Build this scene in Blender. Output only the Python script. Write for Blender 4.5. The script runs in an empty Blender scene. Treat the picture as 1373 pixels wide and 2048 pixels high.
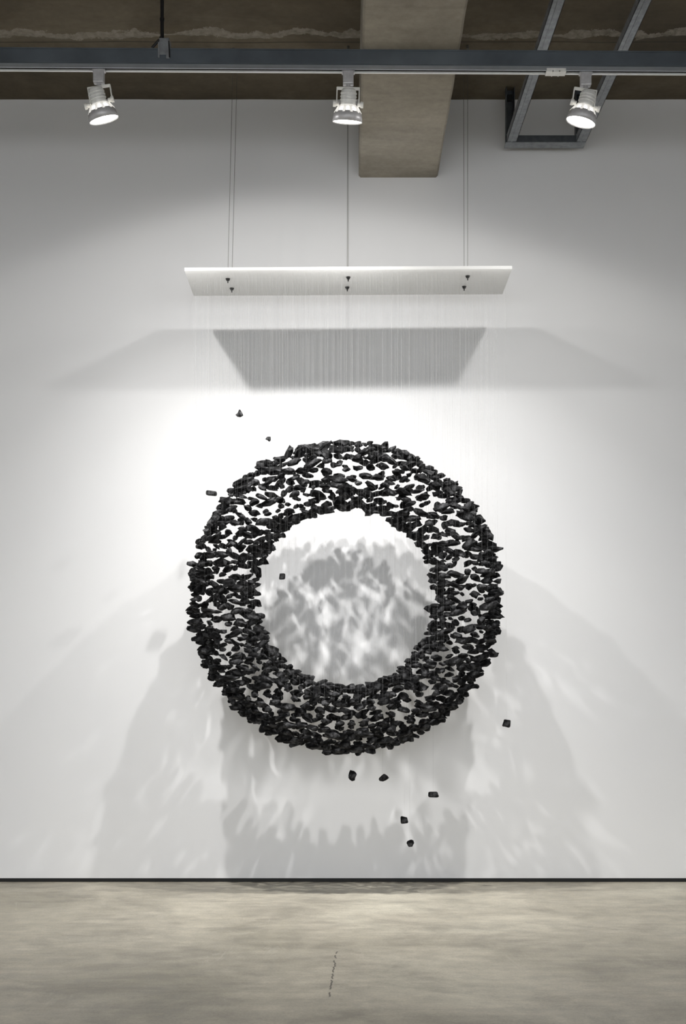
import bpy, bmesh, math, random
from mathutils import Vector, Matrix, Euler, noise
random.seed(7)
R = math.radians
sc = bpy.context.scene
COL = sc.collection
PI = math.pi

# ------------------------------------------------------------------ helpers
def link(o, parent=None):
    COL.objects.link(o)
    if parent: o.parent = parent
    return o
def obj(name, bm, mat, parent=None, smooth=False, loc=None):
    me = bpy.data.meshes.new(name)
    bmesh.ops.recalc_face_normals(bm, faces=bm.faces[:])
    bm.to_mesh(me); bm.free()
    if smooth:
        for p in me.polygons: p.use_smooth = True
    if mat: me.materials.append(mat)
    o = bpy.data.objects.new(name, me)
    link(o, parent)
    if loc: o.location = loc
    return o
def tag(o, label, cat, group=None, kind=None):
    o['label'] = label; o['category'] = cat
    if group: o['group'] = group
    if kind: o['kind'] = kind
    return o
def thing(name, label, cat, loc=(0, 0, 0), rot=(0, 0, 0), group=None):
    o = bpy.data.objects.new(name, None); link(o)
    o.empty_display_size = .05
    o.location = loc; o.rotation_euler = rot
    return tag(o, label, cat, group)
def struct(name, bm, mat, smooth=False):
    o = obj(name, bm, mat, None, smooth); o['kind'] = 'structure'; return o
def box(bm, x0, x1, y0, y1, z0, z1, bev=0, mtx=None):
    r = bmesh.ops.create_cube(bm, size=1)
    vs = r['verts']
    bmesh.ops.scale(bm, vec=(x1-x0, y1-y0, z1-z0), verts=vs)
    bmesh.ops.translate(bm, vec=((x0+x1)/2, (y0+y1)/2, (z0+z1)/2), verts=vs)
    if bev:
        es = list({e for v in vs for e in v.link_edges})
        g = bmesh.ops.bevel(bm, geom=es, offset=bev, segments=2, affect='EDGES', profile=.5)
        vs = list({v for f in g['faces'] for v in f.verts} | {v for v in vs if v.is_valid})
    if mtx: bmesh.ops.transform(bm, matrix=mtx, verts=vs)
    return vs
def cyl(bm, a, b, r, seg=12, r2=None, caps=True):
    a = Vector(a); b = Vector(b); d = b-a
    q = Vector((0, 0, 1)).rotation_difference(d.normalized()).to_matrix().to_4x4()
    m = Matrix.Translation((a+b)/2) @ q
    return bmesh.ops.create_cone(bm, cap_ends=caps, segments=seg, radius1=r, radius2=r if r2 is None else r2, depth=d.length, matrix=m)['verts']
def lathe(bm, prof, seg=32, mtx=None):
    rings = []
    for (r, z) in prof:
        if r < 1e-6: rings.append([bm.verts.new((0, 0, z))])
        else: rings.append([bm.verts.new((r*math.cos(2*PI*k/seg), r*math.sin(2*PI*k/seg), z)) for k in range(seg)])
    for i in range(len(rings)-1):
        A, B = rings[i], rings[i+1]
        for k in range(seg):
            k2 = (k+1) % seg
            if len(A) == 1 and len(B) > 1: bm.faces.new((A[0], B[k], B[k2]))
            elif len(B) == 1 and len(A) > 1: bm.faces.new((A[k], A[k2], B[0]))
            elif len(A) > 1: bm.faces.new((A[k], A[k2], B[k2], B[k]))
    vs = [v for r_ in rings for v in r_]
    if mtx: bmesh.ops.transform(bm, matrix=mtx, verts=vs)
    return vs

# ------------------------------------------------------------------ materials
def new_mat(name):
    m = bpy.data.materials.new(name); m.use_nodes = True
    nt = m.node_tree; nt.nodes.clear()
    out = nt.nodes.new('ShaderNodeOutputMaterial')
    b = nt.nodes.new('ShaderNodeBsdfPrincipled')
    nt.links.new(b.outputs[0], out.inputs[0])
    return m, nt, b
def N(nt, t, **kw):
    n = nt.nodes.new(t)
    for k, v in kw.items():
        if k in n.inputs.keys() if hasattr(n.inputs, 'keys') else False: n.inputs[k].default_value = v
        else: setattr(n, k, v)
    return n
def ramp(nt, src, stops):
    r = nt.nodes.new('ShaderNodeValToRGB'); el = r.color_ramp.elements
    while len(el) < len(stops): el.new(.5)
    for e, (p, c) in zip(el, stops):
        e.position = p
        e.color = (c[0], c[1], c[2], 1) if isinstance(c, (tuple, list)) else (c, c, c, 1)
    nt.links.new(src, r.inputs[0]); return r.outputs[0]
def noise_tex(nt, scale, detail=6, rough=.55, vec=None, stretch=None, dist=0):
    tc = nt.nodes.new('ShaderNodeTexCoord')
    n = nt.nodes.new('ShaderNodeTexNoise'); n.inputs['Scale'].default_value = scale
    n.inputs['Detail'].default_value = detail; n.inputs['Roughness'].default_value = rough
    n.inputs['Distortion'].default_value = dist
    mp = nt.nodes.new('ShaderNodeMapping')
    if stretch: mp.inputs['Scale'].default_value = stretch
    nt.links.new(tc.outputs['Object'], mp.inputs[0]); nt.links.new(mp.outputs[0], n.inputs['Vector'])
    return n.outputs[0]
def mix(nt, fac, a, b, mode='MIX'):
    m = nt.nodes.new('ShaderNodeMix'); m.data_type = 'RGBA'; m.blend_type = mode
    for s, v in ((0, fac), (6, a), (7, b)):
        if isinstance(v, (int, float)): m.inputs[s].default_value = v
        elif isinstance(v, tuple): m.inputs[s].default_value = (*v[:3], 1)
        else: nt.links.new(v, m.inputs[s])
    return m.outputs[2]
def math_(nt, op, a, b=None, c=None):
    m = nt.nodes.new('ShaderNodeMath'); m.operation = op
    for i, v in enumerate((a, b, c)):
        if v is None: continue
        if isinstance(v, (int, float)): m.inputs[i].default_value = v
        else: nt.links.new(v, m.inputs[i])
    return m.outputs[0]
def bump(nt, b, h, strength=.3, dist=.01):
    n = nt.nodes.new('ShaderNodeBump'); n.inputs['Strength'].default_value = strength
    n.inputs['Distance'].default_value = dist
    nt.links.new(h, n.inputs['Height']); nt.links.new(n.outputs[0], b.inputs['Normal'])
def simple(name, col, rough=.5, metal=0, var=.12, vs=20, bmp=0, spec=.5):
    m, nt, b = new_mat(name)
    n = noise_tex(nt, vs, 4)
    c = ramp(nt, n, [(.3, tuple(x*(1-var) for x in col)), (.7, tuple(min(1, x*(1+var)) for x in col))])
    nt.links.new(c, b.inputs['Base Color'])
    b.inputs['Roughness'].default_value = rough; b.inputs['Metallic'].default_value = metal
    b.inputs['Specular IOR Level'].default_value = spec
    if bmp: bump(nt, b, n, bmp, .002)
    return m
def emis(name, col, s):
    m, nt, b = new_mat(name)
    b.inputs['Base Color'].default_value = (.8, .8, .8, 1)
    b.inputs['Emission Color'].default_value = (*col, 1); b.inputs['Emission Strength'].default_value = s
    return m

# white painted wall
M_wall, nt, b = new_mat('white_wall_paint')
n1 = noise_tex(nt, .7, 3); n2 = noise_tex(nt, 60, 4)
nt.links.new(ramp(nt, n1, [(.3, (.80, .80, .805)), (.7, (.84, .838, .835))]), b.inputs['Base Color'])
b.inputs['Roughness'].default_value = .75; b.inputs['Specular IOR Level'].default_value = .25
bump(nt, b, n2, .05, .001)

# polished concrete floor
M_floor, nt, b = new_mat('concrete_floor')
tc = nt.nodes.new('ShaderNodeTexCoord')
big = noise_tex(nt, .7, 5, .6, dist=.3)
fine = noise_tex(nt, 9, 10, .75, stretch=(.8, 1, 1))
grit = noise_tex(nt, 90, 5, .7)
streak = noise_tex(nt, 2.0, 9, .72, stretch=(.8, .9, 1), dist=.5)
c = ramp(nt, big, [(.3, (.245, .225, .175)), (.5, (.365, .335, .27)), (.72, (.49, .46, .375))])
c = mix(nt, .8, c, ramp(nt, fine, [(.3, .34), (.5, .5), (.7, .64)]), 'OVERLAY')
c = mix(nt, .7, c, ramp(nt, streak, [(.36, .34), (.5, .52), (.64, .62)]), 'OVERLAY')
scr = noise_tex(nt, 3.0, 12, .85, stretch=(.25, 3.2, 1), dist=.2)
c = mix(nt, .4, c, ramp(nt, scr, [(.36, .36), (.5, .5), (.64, .62)]), 'OVERLAY')
tow = noise_tex(nt, 2.6, 9, .8, stretch=(2.2, .5, 1), dist=1.5)      # pale trowel sweeps
c = mix(nt, ramp(nt, tow, [(.60, 0.0), (.66, .35)]), c, (.46, .43, .36))
c = mix(nt, .35, c, ramp(nt, grit, [(.35, .35), (.65, .65)]), 'OVERLAY')
# dark pits
vor = nt.nodes.new('ShaderNodeTexVoronoi'); vor.inputs['Scale'].default_value = 1.7
nt.links.new(tc.outputs['Object'], vor.inputs['Vector'])
pit = ramp(nt, vor.outputs['Distance'], [(.014, 1.0), (.04, 0.0)])
c = mix(nt, math_(nt, 'MULTIPLY', pit, .6), c, (.10, .085, .06))
# hairline crack running away from the viewer near the middle
sep = nt.nodes.new('ShaderNodeSeparateXYZ'); nt.links.new(tc.outputs['Object'], sep.inputs[0])
wob = math_(nt, 'MULTIPLY', math_(nt, 'SUBTRACT', noise_tex(nt, 9, 5, .7, stretch=(0.01, 1, 1)), .5), .05)
line = math_(nt, 'ADD', math_(nt, 'ADD', math_(nt, 'MULTIPLY', math_(nt, 'ADD', sep.outputs[1], 2.37), -.027), math_(nt, 'SUBTRACT', sep.outputs[0], -.041)), wob)
la = math_(nt, 'ABSOLUTE', line)
lm = math_(nt, 'LESS_THAN', la, .0035)
ym = math_(nt, 'MULTIPLY', math_(nt, 'GREATER_THAN', sep.outputs[1], -3.2), math_(nt, 'LESS_THAN', sep.outputs[1], -2.3))
tear = math_(nt, 'GREATER_THAN', noise_tex(nt, 14, 3), .42)
c = mix(nt, math_(nt, 'MULTIPLY', math_(nt, 'MULTIPLY', lm, ym), math_(nt, 'MULTIPLY', tear, .8)), c, (.05, .045, .035))
nt.links.new(c, b.inputs['Base Color'])
nt.links.new(ramp(nt, fine, [(.3, .42), (.7, .62)]), b.inputs['Roughness'])
b.inputs['Specular IOR Level'].default_value = .4
bump(nt, b, fine, .12, .004)

def concrete(name, dark, mid, light, seam=False):
    m, nt, b = new_mat(name)
    big = noise_tex(nt, 1.1, 6, .6, dist=.5); st = noise_tex(nt, 3, 8, .65, stretch=(.35, 1.5, 1), dist=.6)
    fine = noise_tex(nt, 26, 8, .7)
    c = ramp(nt, big, [(.32, dark), (.52, mid), (.75, light)])
    c = mix(nt, .5, c, ramp(nt, st, [(.3, .32), (.5, .5), (.7, .68)]), 'OVERLAY')
    c = mix(nt, .35, c, ramp(nt, fine, [(.3, .35), (.7, .65)]), 'OVERLAY')
    if seam:   # rough pale cement squeezed out along the formwork joint
        tc = nt.nodes.new('ShaderNodeTexCoord'); sp = nt.nodes.new('ShaderNodeSeparateXYZ')
        nt.links.new(tc.outputs['Object'], sp.inputs[0])
        w = math_(nt, 'MULTIPLY', math_(nt, 'SUBTRACT', noise_tex(nt, 3.5, 6, .65), .5), .22)
        d = math_(nt, 'ABSOLUTE', math_(nt, 'ADD', math_(nt, 'ADD', sp.outputs[1], .78), w))
        wid = math_(nt, 'MULTIPLY', math_(nt, 'SUBTRACT', noise_tex(nt, 6, 6, .75), .27), .12)
        k = math_(nt, 'MULTIPLY', math_(nt, 'GREATER_THAN', wid, d), ramp(nt, fine, [(.3, .15), (.62, .85)]))
        c = mix(nt, k, c, (.30, .27, .225))
        # straight board joint next to it
        d2 = math_(nt, 'ABSOLUTE', math_(nt, 'ADD', sp.outputs[1], .69))
        c = mix(nt, math_(nt, 'MULTIPLY', math_(nt, 'LESS_THAN', d2, .006), .6), c, (.02, .017, .012))
    nt.links.new(c, b.inputs['Base Color'])
    b.inputs['Roughness'].default_value = .85
    bump(nt, b, fine, .35, .006)
    return m
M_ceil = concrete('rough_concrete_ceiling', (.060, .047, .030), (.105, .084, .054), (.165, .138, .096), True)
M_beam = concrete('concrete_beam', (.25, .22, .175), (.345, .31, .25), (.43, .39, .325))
M_black = simple('black_recess', (.006, .006, .006), .7)
M_steel = simple('galvanised_steel', (.30, .315, .33), .5, .55, .2, 30, .1)
M_steeld = simple('dark_grey_steel', (.085, .095, .105), .5, .3, .2, 25)
M_chan = simple('blue_grey_channel_paint', (.115, .135, .155), .45, .3, .25, 3)
M_track = simple('silver_track_aluminium', (.42, .44, .46), .35, .6, .08, 10)
M_tracklip = simple('lit_track_lip', (.92, .92, .89), .4, .2, .05, 10)  # track metal made paler: lamp reflection on the lip put into the colour
M_rod = simple('black_rod_metal', (.008, .008, .009), .5)
M_fix = simple('light_grey_enamel', (.85, .85, .82), .35, .1, .12, 40)
M_fixw = simple('white_enamel', (.85, .84, .80), .35, 0, .06, 40)
M_fixd = simple('grey_lamp_rim', (.62, .61, .62), .4, .3, .15, 30)
M_glow = emis('lit_lens', (1, .97, .9), 14)
M_glow2 = emis('lamp_spill_glow', (1, .95, .85), 3.5)
M_bell = emis('glowing_white_enamel', (1, .96, .88), .55)  # weak emission added to the bell in place of lamp light falling on it
M_plate = simple('white_board', (.86, .86, .85), .45, 0, .02, 3)
nt = M_plate.node_tree                 # milky board: some light soaks through to its underside
pb = nt.nodes['Principled BSDF']; tl = nt.nodes.new('ShaderNodeBsdfTranslucent'); tl.inputs[0].default_value = (.93, .93, .92, 1)
mx = nt.nodes.new('ShaderNodeMixShader'); mx.inputs[0].default_value = .62
nt.links.new(pb.outputs[0], mx.inputs[1]); nt.links.new(tl.outputs[0], mx.inputs[2])
nt.links.new(mx.outputs[0], nt.nodes['Material Output'].inputs[0])
M_bolt = simple('dark_bolt_metal', (.05, .05, .05), .4, .6)
M_wire = simple('grey_wire', (.12, .115, .10), .5, .3)
# nylon
M_nylon, nt, b = new_mat('clear_nylon')
b.inputs['Roughness'].default_value = .35; b.inputs['Alpha'].default_value = .28
n = noise_tex(nt, 50, 2); nt.links.new(ramp(nt, n, [(.3, (.45, .45, .45)), (.7, (.55, .55, .55))]), b.inputs['Base Color'])
# charcoal
M_char, nt, b = new_mat('charcoal')
big = noise_tex(nt, 22, 5, .6); fine = noise_tex(nt, 110, 6, .7, stretch=(.35, 1, 1))
c = ramp(nt, big, [(.38, (.0008, .0008, .001)), (.51, (.006, .006, .0065)), (.64, (.062, .062, .064))])
nt.links.new(c, b.inputs['Base Color'])
nt.links.new(ramp(nt, fine, [(.3, .5), (.7, .85)]), b.inputs['Roughness'])
b.inputs['Specular IOR Level'].default_value = .14
bump(nt, b, fine, .6, .003)

# ------------------------------------------------------------------ picture-derived geometry (metres; wall at y=0, floor z=0)
S, D, EYE, HX, HY = 310., 8., 1.11, 691., 1420.
def P(px, py, q):      # place at a fraction q of the camera-to-wall distance
    return Vector(((px-HX)*q/S, -(1-q)*D, EYE+(HY-py)*q/S))
CEIL = EYE+(HY-199)/S
WX = 7.5
# ------------------------------------------------------------------ setting
bm = bmesh.new(); box(bm, -WX, WX, 0, .2, .025, CEIL+.1); struct('wall_back', bm, M_wall)
bm = bmesh.new(); box(bm, -WX, WX, .012, .2, -.05, .0255); struct('shadow_gap_back', bm, M_black)  # recessed gap under the wall, its shade put in as black colour
bm = bmesh.new(); box(bm, -WX, WX, -14, .2, -.2, 0); struct('floor', bm, M_floor)
# ceiling: displaced grid for a rough shuttered soffit
bm = bmesh.new()
xs = [-WX+i*.06 for i in range(int(2*WX/.06)+1)]
ys = [.2-i*.03 for i in range(60)]+[-1.6-1.24*i for i in range(1, 11)]
rows = []
for y in ys:
    row = []
    for x in xs:
        z = CEIL
        if y < 0.02:
            z += .006*noise.noise((x*2.5, y*5, 0))
            d = abs(y+.78+.11*(noise.noise((x*1.6, 2, 0))))
            if d < .05: z -= .022*(1-d/.05)*(.6+.6*noise.noise((x*7, y*9, 4)))
        row.append(bm.verts.new((x, y, z)))
    rows.append(row)
for i in range(len(rows)-1):
    for j in range(len(xs)-1):
        bm.faces.new((rows[i][j], rows[i][j+1], rows[i+1][j+1], rows[i+1][j]))
r = bmesh.ops.extrude_face_region(bm, geom=bm.faces[:])
for v in r['geom']:
    if isinstance(v, bmesh.types.BMVert): v.co.z = CEIL+.3
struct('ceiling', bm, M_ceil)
# side walls and an unseen downstand added behind the viewer keep the room light low and frontal
for nm, a, b_ in (('wall_left', -WX-.2, -WX), ('wall_right', WX, WX+.2)):
    bm = bmesh.new(); box(bm, a, b_, -14, .2, 0, CEIL+.1); struct(nm, bm, M_wall)
bm = bmesh.new(); box(bm, -WX, WX, -10.4, -10.1, 3.0, CEIL+.1); struct('light_baffle', bm, M_beam)
# deep concrete beam running from the wall towards the viewer
bx0, bx1 = (718-HX)/S, (876-HX)/S; BZ = EYE+(HY-355)/S
bm = bmesh.new()
ny = 90; sect = []
for i in range(ny+1):
    y = .0 - 9.0*i/ny
    w = lambda s: .006*noise.noise((y*4, s, 0))
    pts = [(bx0+w(1), BZ+.012), (bx0+.012+w(1), BZ+w(2)*.6), ((bx0+bx1)/2, BZ+w(3)*.5), (bx1-.012+w(4), BZ+w(5)*.6), (bx1+w(4), BZ+.012), (bx1, CEIL+.05), (bx0, CEIL+.05)]
    sect.append([bm.verts.new((p[0], y, p[1])) for p in pts])
for i in range(ny):
    for k in range(7):
        k2 = (k+1) % 7
        bm.faces.new((sect[i][k], sect[i][k2], sect[i+1][k2], sect[i+1][k]))
bm.faces.new(sect[0]); bm.faces.new(sect[-1])
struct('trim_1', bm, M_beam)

# ------------------------------------------------------------------ lighting track
Q = .81; YT = -(1-Q)*D
PXM = Q/S                               # metres per photo pixel at the track
def tz(x): return -.0058*x              # the track sags a little to the right
SL = Matrix.Rotation(.0058, 4, 'Y')
TZ = EYE+(HY-143)*Q/S                   # underside of the track
tr = thing('lighting_track', 'long blue-grey steel channel carrying a silver lighting track below the ceiling', 'lighting track', (0, YT, TZ), (0, .0058, 0))
L = 4.6
bm = bmesh.new()
h0 = .024; H = .024+.074
for (x0, x1, y0, y1, z0, z1) in ((-L, L, -.030, -.026, h0, H), (-L, L, .026, .030, h0, H), (-L, L, -.030, .030, H-.004, H), (-L, L, -.026, .026, h0, h0+.003)):
    box(bm, x0, x1, y0, y1, z0, z1)
box(bm, -L, L, -.034, -.030, H-.006, H+.001); box(bm, -L, L, -.0335, -.030, h0, h0+.005)
obj('support_channel', bm, M_chan, tr)
bm = bmesh.new()
box(bm, -L, L, -.022, -.0175, 0, .0235, .001); box(bm, -L, L, -.0175, .0125, .016, .0235)
obj('track_body', bm, M_track, tr)
bm = bmesh.new(); box(bm, -L, L, .0125, .022, 0, .0235, .001); obj('track_lip', bm, M_tracklip, tr)
bm = bmesh.new(); box(bm, -L, L, -.0174, .0124, .009, .0159); obj('conductor_slot', bm, M_black, tr)
bm = bmesh.new()
cx = (1112-HX)*PXM
box(bm, cx-.052, cx+.052, -.024, .024, -.006, .0, .001); box(bm, cx-.020, cx-.014, -.0245, .0245, -.008, 0); box(bm, cx+.014, cx+.020, -.0245, .0245, -.008, 0)
box(bm, cx-.050, cx+.050, -.0245, -.0225, -.006, .012)
o = obj('track_coupler', bm, M_fixw, tr); o['label'] = 'white joint piece'

# ceiling rod with clamp holding the channel
px = (326-HX)*PXM
hz = TZ+tz(px)+.098
rd = thing('ceiling_hanger', 'black vertical ceiling rod with grey clamp gripping the steel channel', 'hanger', (px, YT, hz))
bm = bmesh.new(); cyl(bm, (-.004, 0, .03), (-.004, 0, CEIL-hz+.004), .0095, 14); cyl(bm, (-.006, 0, .03), (-.006, 0, .075), .013, 6)
cyl(bm, (-.004, 0, CEIL-hz-.012), (-.004, 0, CEIL-hz+.005), .035, 16)
for z in (.16, .30): cyl(bm, (-.004, 0, z), (-.004, 0, z+.014), .0125, 10)
obj('rod', bm, M_rod, rd)
bm = bmesh.new()
vs = box(bm, -.016, .038, -.035, .035, 0, .055, .004)
box(bm, -.020, -.012, -.038, -.033, -.05, .03); box(bm, .022, .040, -.0385, -.0345, -.055, .035, .001)
box(bm, -.012, .022, -.0375, -.0345, -.035, .01, .001)
obj('clamp', bm, M_steel, rd)
bm = bmesh.new(); cyl(bm, (-.015, -.03, .045), (-.052, -.03, .004), .007, 8); cyl(bm, (.036, -.037, .035), (.040, -.037, -.05), .0035, 8)
obj('clamp_strap', bm, M_rod, rd)

# ------------------------------------------------------------------ spotlights
def spotlight(pxx, pyy, tilt, roll, label, yaw=0, dim=1.0):
    """face centre at photo pixel; tilt towards the wall, roll sideways"""
    x = (pxx-HX)*PXM
    base = Vector((x, YT, TZ+tz(x)))
    t = thing('track_spotlight', label, 'spotlight', base, (0, 0, 0), 'spotlights along the ceiling track')
    bm = bmesh.new()
    box(bm, -.028, .028, -.019, .019, -.070, -.0005, .004); box(bm, -.034, .034, -.014, .014, -.012, .0, .002)
    cyl(bm, (0, 0, -.085), (0, 0, -.070), .012, 14)
    obj('track_adapter', bm, M_fixd, t)
    # head frame: local -z is the beam axis
    Rm = Matrix.Rotation(yaw, 4, 'Z') @ Euler((0, 0, 0)).to_matrix().to_4x4()
    head = Matrix.Rotation(roll, 4, 'Y') @ Matrix.Rotation(tilt, 4, 'X')
    piv = Vector((0, 0, -.165))         # pivot at the yoke knobs
    HM = Matrix.Translation(piv) @ head
    YM = Matrix.Translation((0, 0, -.085)) @ Matrix.Rotation(roll*.6, 4, 'Y') @ Rm
    bm = bmesh.new()
    box(bm, -.058, .058, -.011, .011, -.008, .0, .002, YM)
    for s in (-1, 1):
        box(bm, s*.058-.003, s*.058+.003, -.011, .011, -.090, -.001, .0015, YM)
    obj('yoke', bm, M_fixw, t)
    for s in (-1, 1):
        bm = bmesh.new()
        a = HM @ Vector((s*.048, 0, -.006)); c_ = HM @ Vector((s*.079, 0, -.006))
        cyl(bm, a, c_, .011, 14); cyl(bm, HM @ Vector((s*.064, 0, -.006)), c_, .016, 14)
        obj('pivot_knob', bm, M_fixw, t)
    bm = bmesh.new()
    lathe(bm, [(0, .068), (.030, .068), (.037, .062), (.040, .050), (.040, .0), (.041, -.012), (0, -.012)], 28, HM)
    for z in (.045, .030, .015):
        lathe(bm, [(.0395, z+.004), (.043, z+.003), (.043, z-.003), (.0395, z-.004)], 28, HM)
    obj('lamp_body', bm, M_fix, t, True)
    # ribbed bell: ten arms spreading to the rim with slots between
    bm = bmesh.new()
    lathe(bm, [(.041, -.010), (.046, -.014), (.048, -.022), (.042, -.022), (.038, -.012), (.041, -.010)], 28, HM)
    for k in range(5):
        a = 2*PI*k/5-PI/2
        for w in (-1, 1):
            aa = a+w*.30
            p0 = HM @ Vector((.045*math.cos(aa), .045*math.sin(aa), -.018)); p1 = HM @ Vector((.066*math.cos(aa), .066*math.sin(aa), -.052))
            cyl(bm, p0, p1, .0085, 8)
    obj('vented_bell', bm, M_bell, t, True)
    bm = bmesh.new()
    lathe(bm, [(.033, -.014), (.037, -.024), (.056, -.043), (.053, -.043), (.034, -.025), (.030, -.014)], 28, HM)
    obj('reflector_back', bm, M_glow2, t, True)
    bm = bmesh.new()
    lathe(bm, [(.054, -.040), (.066, -.043), (.074, -.054), (.079, -.092), (.0765, -.0925), (.072, -.058), (.054, -.046), (.054, -.040)], 40, HM)
    obj('lamp_rim', bm, M_fixd, t, True)
    bm = bmesh.new()
    lathe(bm, [(0, -.0905), (.04, -.0895), (.0762, -.0865), (.0762, -.080), (0, -.080)], 40, HM)
    obj('lens', bm, M_glow, t, True)
    # the real light
    ld = bpy.data.lights.new('spot_beam', 'SPOT'); ld.energy = POWER*dim; ld.color = (1, .988, .972)
    ld.spot_size = R(SPOT); ld.spot_blend = BLEND; ld.shadow_soft_size = .030
    ld.use_nodes = True                  # flood reflector: intensity falls off smoothly away from the axis
    lt = ld.node_tree; em = lt.nodes['Emission']
    tcn = lt.nodes.new('ShaderNodeTexCoord'); sx = lt.nodes.new('ShaderNodeSeparateXYZ'); lt.links.new(tcn.outputs['Normal'], sx.inputs[0])
    az = math_(lt, 'ABSOLUTE', sx.outputs[2])
    ang = math_(lt, 'ARCCOSINE', math_(lt, 'MINIMUM', az, 1.0))
    rp = lt.nodes.new('ShaderNodeValToRGB'); rp.color_ramp.interpolation = 'EASE'
    while len(rp.color_ramp.elements) < len(PROFILE): rp.color_ramp.elements.new(.5)
    for e, (d_, i_) in zip(rp.color_ramp.elements, PROFILE): e.position = d_/90; e.color = (i_, i_, i_, 1)
    rp.color_ramp.interpolation = 'LINEAR'
    lt.links.new(math_(lt, 'DIVIDE', ang, PI/2), rp.inputs[0]); lt.links.new(rp.outputs[0], em.inputs['Strength'])
    lo = bpy.data.objects.new('spot_beam', ld); link(lo, t)
    lo.matrix_local = HM @ Matrix.Translation((0, 0, -.13))
    return t
POWER, SPOT, BLEND = 365, 178, .2
PROFILE = ((0, 1.0), (12, .95), (22, .70), (32, .42), (42, .215), (52, .098), (62, .064), (70, .053), (77, .038), (84, .008), (90, 0))
spotlight(198, 235, R(13), R(-15), 'white track spotlight tilted right, at the left by the black rod')
spotlight(697, 235, R(17), R(3), 'white track spotlight facing straight on beside the concrete beam', dim=.74)
spotlight(1172, 235, R(7), R(15), 'white track spotlight tilted left, in front of the steel frame', dim=.93)

# ------------------------------------------------------------------ steel frame hung at the upper right
fr = thing('steel_frame', 'galvanised steel frame of two rails hung from the ceiling at right', 'steel frame', (0, 0, 0))
E = .98; ye = -(1-E)*D
fz = EYE+(HY-284)*E/S
def rail(pxa, pxend_a, w):
    xa = (pxend_a-HX)*E/S
    L_ = 6.0; dx = -.022*0
    m = Matrix.Translation((xa, ye, fz)) @ Matrix.Rotation(R(1.1), 4, 'Z')
    bm = bmesh.new()
    box(bm, 0, w, -L_, 0, 0, .003, 0, m); box(bm, 0, .003, -L_, 0, 0, .045, 0, m); box(bm, w-.003, w, -L_, 0, 0, .045, 0, m)
    box(bm, w*.42, w*.58, -L_, 0, -.003, 0.0, 0, m)
    return obj('rail', bm, M_steel, fr)
rail(0, 1014, .062); rail(0, 1153, .062)
xa = (1012-HX)*E/S; xb = (1172-HX)*E/S
bm = bmesh.new(); box(bm, xa, xb, ye-.005, ye-.001, fz-.002, fz+.040); obj('cross_bar', bm, M_steeld, fr)
bm = bmesh.new(); box(bm, xa, xb, ye-.005, ye+.075, fz-.006, fz-.002); obj('bottom_flange', bm, M_steel, fr)
for a, w in ((1013, .055), (1153, .055)):
    x = (a-HX)*E/S
    bm = bmesh.new(); box(bm, x, x+.004, ye, ye+.055, fz, CEIL+.01); box(bm, x, x+w, ye+.051, ye+.055, fz, CEIL+.01); box(bm, x+w-.004, x+w, ye, ye+.055, fz, CEIL+.01)
    obj('hanger', bm, M_steeld, fr)
    bm = bmesh.new(); box(bm, x+.012, x+w-.012, ye+.03, ye+.05, CEIL-.07, CEIL-.03, .002)
    obj('fixing_plate', bm, M_black, fr)

# ------------------------------------------------------------------ hanging white board
PF, PB = .905, .96
yf, yb = -(1-PF)*D, -(1-PB)*D
pz = EYE+(HY-540)*PF/S               # underside front edge
cxp = (-322+334)/2*PF/S; hw = 328*PF/S
pl = thing('hanging_board', 'wide thin white board hung level above the charcoal ring', 'board', (cxp, (yf+yb)/2, pz), (0, -.0055, 0))
bm = bmesh.new(); box(bm, -hw, hw, yf-(yf+yb)/2, yb-(yf+yb)/2, 0, .020, .002); obj('panel', bm, M_plate, pl)
bolts = []
for (bx, by, q) in ((456, 556, 0), (464, 575, 1), (697, 554, 0), (695, 574, 1), (936, 553, 0), (929, 574, 1)):
    # solve depth from the underside height
    qq = (pz-EYE)*S/(HY-by)
    p = P(bx, by, qq); p.z = pz
    x, y = p.x-cxp, p.y-(yf+yb)/2
    bm = bmesh.new()
    lathe(bm, [(0, .034), (.0035, .034), (.0035, .030), (.010, .029), (.010, .020), (.004, .0195), (.004, -.0005), (.014, -.001), (.014, -.003), (.010, -.0035), (.010, -.012), (.0035, -.0125), (.0035, -.026), (0, -.026)], 12, Matrix.Translation((x, y, 0)))
    obj('bolt', bm, M_bolt, pl)
    bolts.append((p.x, p.y, pz+.0055*x))
tops = (467, 475, 697, 695.5, 936, 928)
names = ['thin grey wire hanging to the front left bolt of the white board', 'thin grey wire hanging to the rear left bolt of the white board',
         'thin grey wire hanging to the front middle bolt of the white board', 'thin grey wire hanging to the rear middle bolt of the white board',
         'thin grey wire hanging to the front right bolt of the white board', 'thin grey wire hanging to the rear right bolt of the white board']
for (bx, by, bz), tp, nm in zip(bolts, tops, names):
    q = 1+by/D
    bm = bmesh.new()
    a = Vector((bx, by, bz+.028)); c_ = Vector(((tp-HX)*q/S, by, CEIL))
    n_ = 6; pts = [a.lerp(c_, i/n_) for i in range(n_+1)]
    for i in range(n_): cyl(bm, pts[i], pts[i+1], .0014, 6)
    cyl(bm, a-Vector((0, 0, .004)), a+Vector((0, 0, .02)), .004, 8); cyl(bm, c_-Vector((0, 0, .02)), c_, .008, 8)
    tag(obj('suspension_wire', bm, M_wire), nm, 'wire', 'wires holding up the white board')

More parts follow.
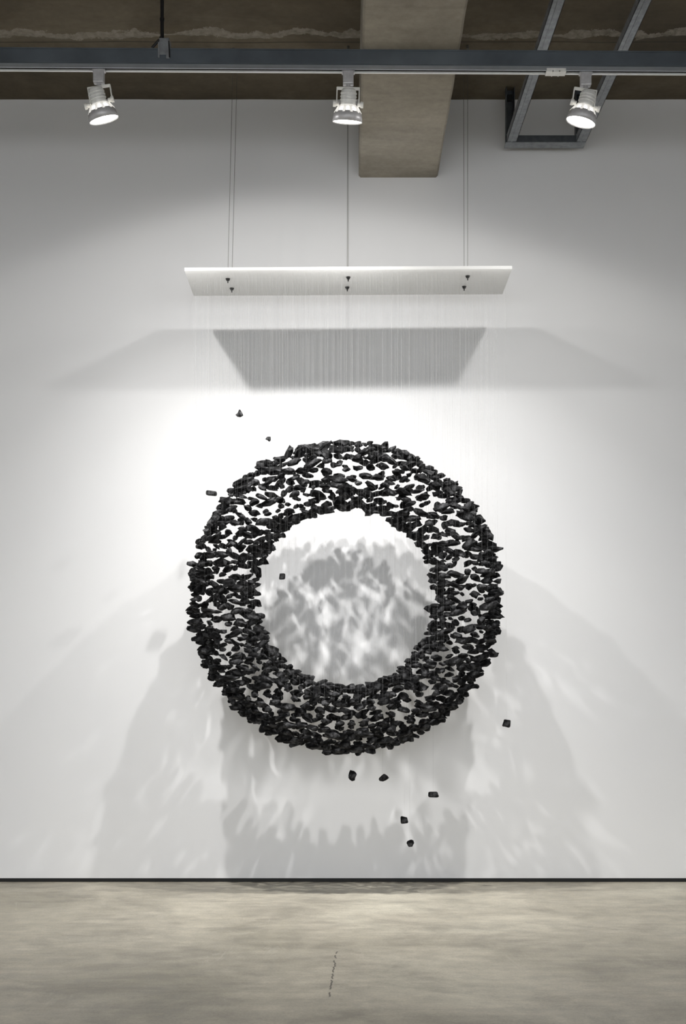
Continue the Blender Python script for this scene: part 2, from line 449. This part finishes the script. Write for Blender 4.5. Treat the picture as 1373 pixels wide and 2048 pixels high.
# ------------------------------------------------------------------ charcoal
def chunk_mesh(seed, dims, angular=.35, sub=2, cuts=4, mat=M_char):
    rnd = random.Random(seed)
    bm = bmesh.new()
    bmesh.ops.create_icosphere(bm, subdivisions=sub, radius=.5)
    for v in bm.verts:                      # squarer than a ball
        c_ = v.co
        m_ = max(abs(c_.x), abs(c_.y), abs(c_.z))
        v.co = c_.lerp(c_*(.5/m_), angular)
    for _ in range(cuts):                   # snapped faces
        n_ = Vector((rnd.uniform(-1, 1), rnd.uniform(-1, 1), rnd.uniform(-.8, .8))).normalized()
        d = rnd.uniform(.26, .40)
        for v in bm.verts:
            e = v.co.dot(n_)-d
            if e > 0: v.co -= n_*e
    off = Vector((seed*3.1, seed*1.7, 0))
    for v in bm.verts:
        k = 1+.34*noise.noise(v.co*2.3+off)+.20*noise.noise(v.co*5.5+off)
        v.co *= k
        v.co.z += .20*v.co.x*v.co.x*(1 if seed % 2 else -1)+.12*math.sin(3*v.co.x+seed)
    for v in bm.verts: v.co = Vector((v.co.x*dims[0], v.co.y*dims[1], v.co.z*dims[2]))
    me = bpy.data.meshes.new('charcoal_piece'); bm.to_mesh(me); bm.free()
    me.materials.append(mat)
    return me
KINDS = []
for i in range(18):
    rnd = random.Random(100+i)
    l = rnd.choice((.048, .060, .074, .088, .106))
    KINDS.append((chunk_mesh(i, (l, rnd.uniform(.034, .050), rnd.uniform(.028, .042))), l))

RC = P(691.5, 1194, .934); RMAJ, RMIN = .737, .197
acc = []; cell = {}
GX, GY = .038, .044
def ok(p, sx=.058, sz=.036):
    ix, iy, iz = int(p.x//.08), int(p.y//.08), int(p.z//.08)
    for a in (-1, 0, 1):
        for b_ in (-1, 0, 1):
            for c_ in (-1, 0, 1):
                for o in cell.get((ix+a, iy+b_, iz+c_), ()):
                    d = p-o
                    if (d.x/sx)**2+(d.y/sx)**2+(d.z/sz)**2 < 1: return False
    cell.setdefault((ix, iy, iz), []).append(p)
    return True
NT = 1700; tries = 0
while len(acc) < NT and tries < 120000:
    tries += 1
    u = random.uniform(0, 2*PI); v = random.uniform(0, 2*PI)
    if random.random() > (RMAJ+RMIN*math.cos(v))/(RMAJ+RMIN): continue
    rr = RMIN*random.uniform(.90, 1.03)
    rad = RMAJ+rr*math.cos(v)
    p = Vector((rad*math.sin(u), -rr*math.sin(v), rad*math.cos(u)))   # v=+90deg faces the viewer
    p.x = round(p.x/GX)*GX+random.uniform(-.004, .004); p.y = round(p.y/GY)*GY+random.uniform(-.004, .004)
    # re-seat on the shell after snapping to a thread column
    rho = math.hypot(p.x, p.z); tube = math.hypot(rho-RMAJ, p.y)
    if tube > RMIN*1.03 or tube < RMIN*.80: continue
    p.y *= 1.12
    low = max(0, -math.cos(u))
    if len(acc) > 1560 and random.random() > low*1.3: continue
    if ok(p, .058-.004*low, .0385-.004*low): acc.append((p, u, v))
print('charcoal', len(acc), tries)
items = []
for (p, u, v) in acc:
    k = random.randrange(len(KINDS)); s = random.choice((random.uniform(.62, .95), random.uniform(.85, 1.2), random.uniform(.9, 1.28)))
    rot = Euler((random.uniform(-.35, .35), random.gauss(0, .22), random.gauss(0, .55)+random.choice((0, PI))))
    nrm = (-math.hypot(p.x, p.z)+RMAJ)
    front = -p.y/RMIN
    items.append((front, KINDS[k][1]*s*(1+.8*front), p, k, s, rot))
cand = sorted([it for it in items if it[0] > .25], key=lambda t: -t[1])[:300]
cs = set(id(t) for t in cand)
hours = ['twelve', 'one', 'two', 'three', 'four', 'five', 'six', 'seven', 'eight', 'nine', 'ten', 'eleven']
GRP = 'charcoal pieces forming the hanging ring'
for it in cand:
    f, sz, p, k, s, rot = it
    o = bpy.data.objects.new('charcoal_piece', KINDS[k][0]); COL.objects.link(o)
    o.location = RC+p; o.rotation_euler = rot; o.scale = (s, s, s)
    h = hours[int(round(math.degrees(math.atan2(p.x, p.z))/30)) % 12]
    rho = math.hypot(p.x, p.z)-RMAJ
    zone = 'outer edge' if rho > .075 else ('inner edge' if rho < -.075 else 'middle band')
    tag(o, 'large black charcoal piece on the %s of the ring front, at %s o\'clock' % (zone, h), 'charcoal', GRP)
# the rest of the ring
verts, faces = [], []
for it in items:
    if id(it) in cs: continue
    f, sz, p, k, s, rot = it
    m = Matrix.Translation(RC+p) @ rot.to_matrix().to_4x4() @ Matrix.Scale(s, 4)
    b0 = len(verts)
    verts += [tuple(m @ v.co) for v in KINDS[k][0].vertices]
    faces += [tuple(b0+i for i in pl_.vertices) for pl_ in KINDS[k][0].polygons]
me = bpy.data.meshes.new('charcoal_pieces'); me.from_pydata(verts, [], faces); me.materials.append(M_char)
o = link(bpy.data.objects.new('charcoal_pieces', me))
tag(o, 'small and rear black charcoal pieces filling out the hanging ring', 'charcoal', GRP, 'stuff')

# loose pieces hanging away from the ring
loose = [  # px, py, width px, height px, roll, seed, angular, label
    (482, 827, 15, 11, .2, 31, .1, 'small grey three-cornered charcoal chip, highest above the ring'),
    (537, 878, 9, 8, .8, 32, .1, 'tiny oval charcoal chip just above the upper left rim'),
    (424, 987, 20, 9, .07, 33, .95, 'small flat oblong charcoal piece left of the ring'),
    (565, 1153, 12, 12, 0, 34, .8, 'small blocky charcoal piece hanging inside the ring opening'),
    (705, 1551, 14, 15, .4, 35, .5, 'rounded charcoal lump hanging nearest below the ring bottom'),
    (766, 1554, 19, 11, -.2, 36, .1, 'wedge-shaped charcoal chip beside the rounded lump below the ring'),
    (867, 1589, 19, 11, 0, 37, .9, 'short stubby charcoal stick hanging below the lower right of the ring'),
    (809, 1640, 14, 13, 0, 38, .95, 'square charcoal cube hanging second lowest below the ring'),
    (820, 1689, 12, 12, .3, 39, .4, 'small charcoal lump hanging lowest of all near the floor'),
    (1014, 1447, 14, 14, .1, 40, .9, 'single blocky charcoal piece hanging right of the ring'),
]
lp = []
for (px, py, w, h, ro, sd, an, lb) in loose:
    q = .93+random.uniform(-.015, .015)
    p = P(px, py, q); k = q/S
    me = chunk_mesh(sd, (w*k*1.15, w*k*.9, h*k*1.25), an, 2, 3)
    if sd in (31, 36):                 # tapering wedge
        for v in me.vertices:
            t_ = (v.co.z/(h*k)+.5); v.co.x = v.co.x*(1.25-.95*max(0, min(1, t_)))-(.25*w*k*t_ if sd == 31 else -.2*w*k*t_)
    if an > .75:                       # sawn blocks with worn, uneven corners
        bm = bmesh.new(); box(bm, -w*k/2, w*k/2, -w*k*.35, w*k*.35, -h*k/2, h*k/2, .0085)
        for v in bm.verts: v.co *= 1+.30*noise.noise(v.co*45+Vector((sd, 0, 0)))
        bm.to_mesh(me); bm.free()
    o = bpy.data.objects.new('loose_charcoal', me); COL.objects.link(o)
    o.location = p; o.rotation_euler = (0, ro, 0)
    tag(o, lb, 'charcoal', 'loose charcoal pieces around the ring')
    lp.append(p)

# nylon threads: one per column of charcoal, from the board to its lowest piece
colm = {}
for (p, u, v) in acc:
    key = (round(p.x/GX), round(p.y/GY))
    colm.setdefault(key, []).append(RC+p)
bm = bmesh.new()
for key, ps in colm.items():
    lo_ = min(ps, key=lambda t: t.z)
    top = Vector((lo_.x, min(max(lo_.y, yf+.01), yb-.01), pz+.0005+.0055*(lo_.x-cxp)))
    top.x = max(cxp-hw+.005, min(cxp+hw-.005, top.x))
    cyl(bm, lo_+Vector((random.uniform(-.012, .012), 0, 0)), top+Vector((random.uniform(-.016, .016), 0, 0)), .0002, 3, caps=False)
for p in lp:
    cyl(bm, p, Vector((max(cxp-hw+.005, min(cxp+hw-.005, p.x)), p.y, pz+.0055*(p.x-cxp))), .00032, 3, caps=False)
tag(obj('nylon_threads', bm, M_nylon), 'hundreds of fine clear threads hanging from the white board to the charcoal', 'thread', None, 'stuff')
print('threads', len(colm))

# ------------------------------------------------------------------ world, camera, colour
w = bpy.data.worlds.new('World'); sc.world = w; w.use_nodes = True
bg = w.node_tree.nodes['Background']; bg.inputs[0].default_value = (.93, .96, 1, 1); bg.inputs[1].default_value = 3.35
al = bpy.data.lights.new('fill_light', 'AREA'); al.shape = 'RECTANGLE'; al.size = 7.0; al.size_y = 1.8; al.energy = 19; al.spread = R(66)  # added fill light behind the camera, no real fixture; brightens mid and lower wall
ao = link(bpy.data.objects.new('fill_light', al)); ao.location = (0, -9.3, 4.3); ao.rotation_euler = (R(90-26), 0, 0)
cd = bpy.data.cameras.new('Camera'); cam = link(bpy.data.objects.new('Camera', cd))
cam.location = (0, -D, EYE); cam.rotation_euler = (R(90), 0, 0)
cd.sensor_fit = 'VERTICAL'; cd.sensor_height = 36; cd.sensor_width = 36
cd.lens = S*D/2048*36
cd.shift_y = (HY-1024)/2048; cd.shift_x = -(HX-686.5)/2048
cd.clip_end = 100
sc.camera = cam
sc.view_settings.view_transform = 'Standard'; sc.view_settings.look = 'None'
sc.view_settings.exposure = 0
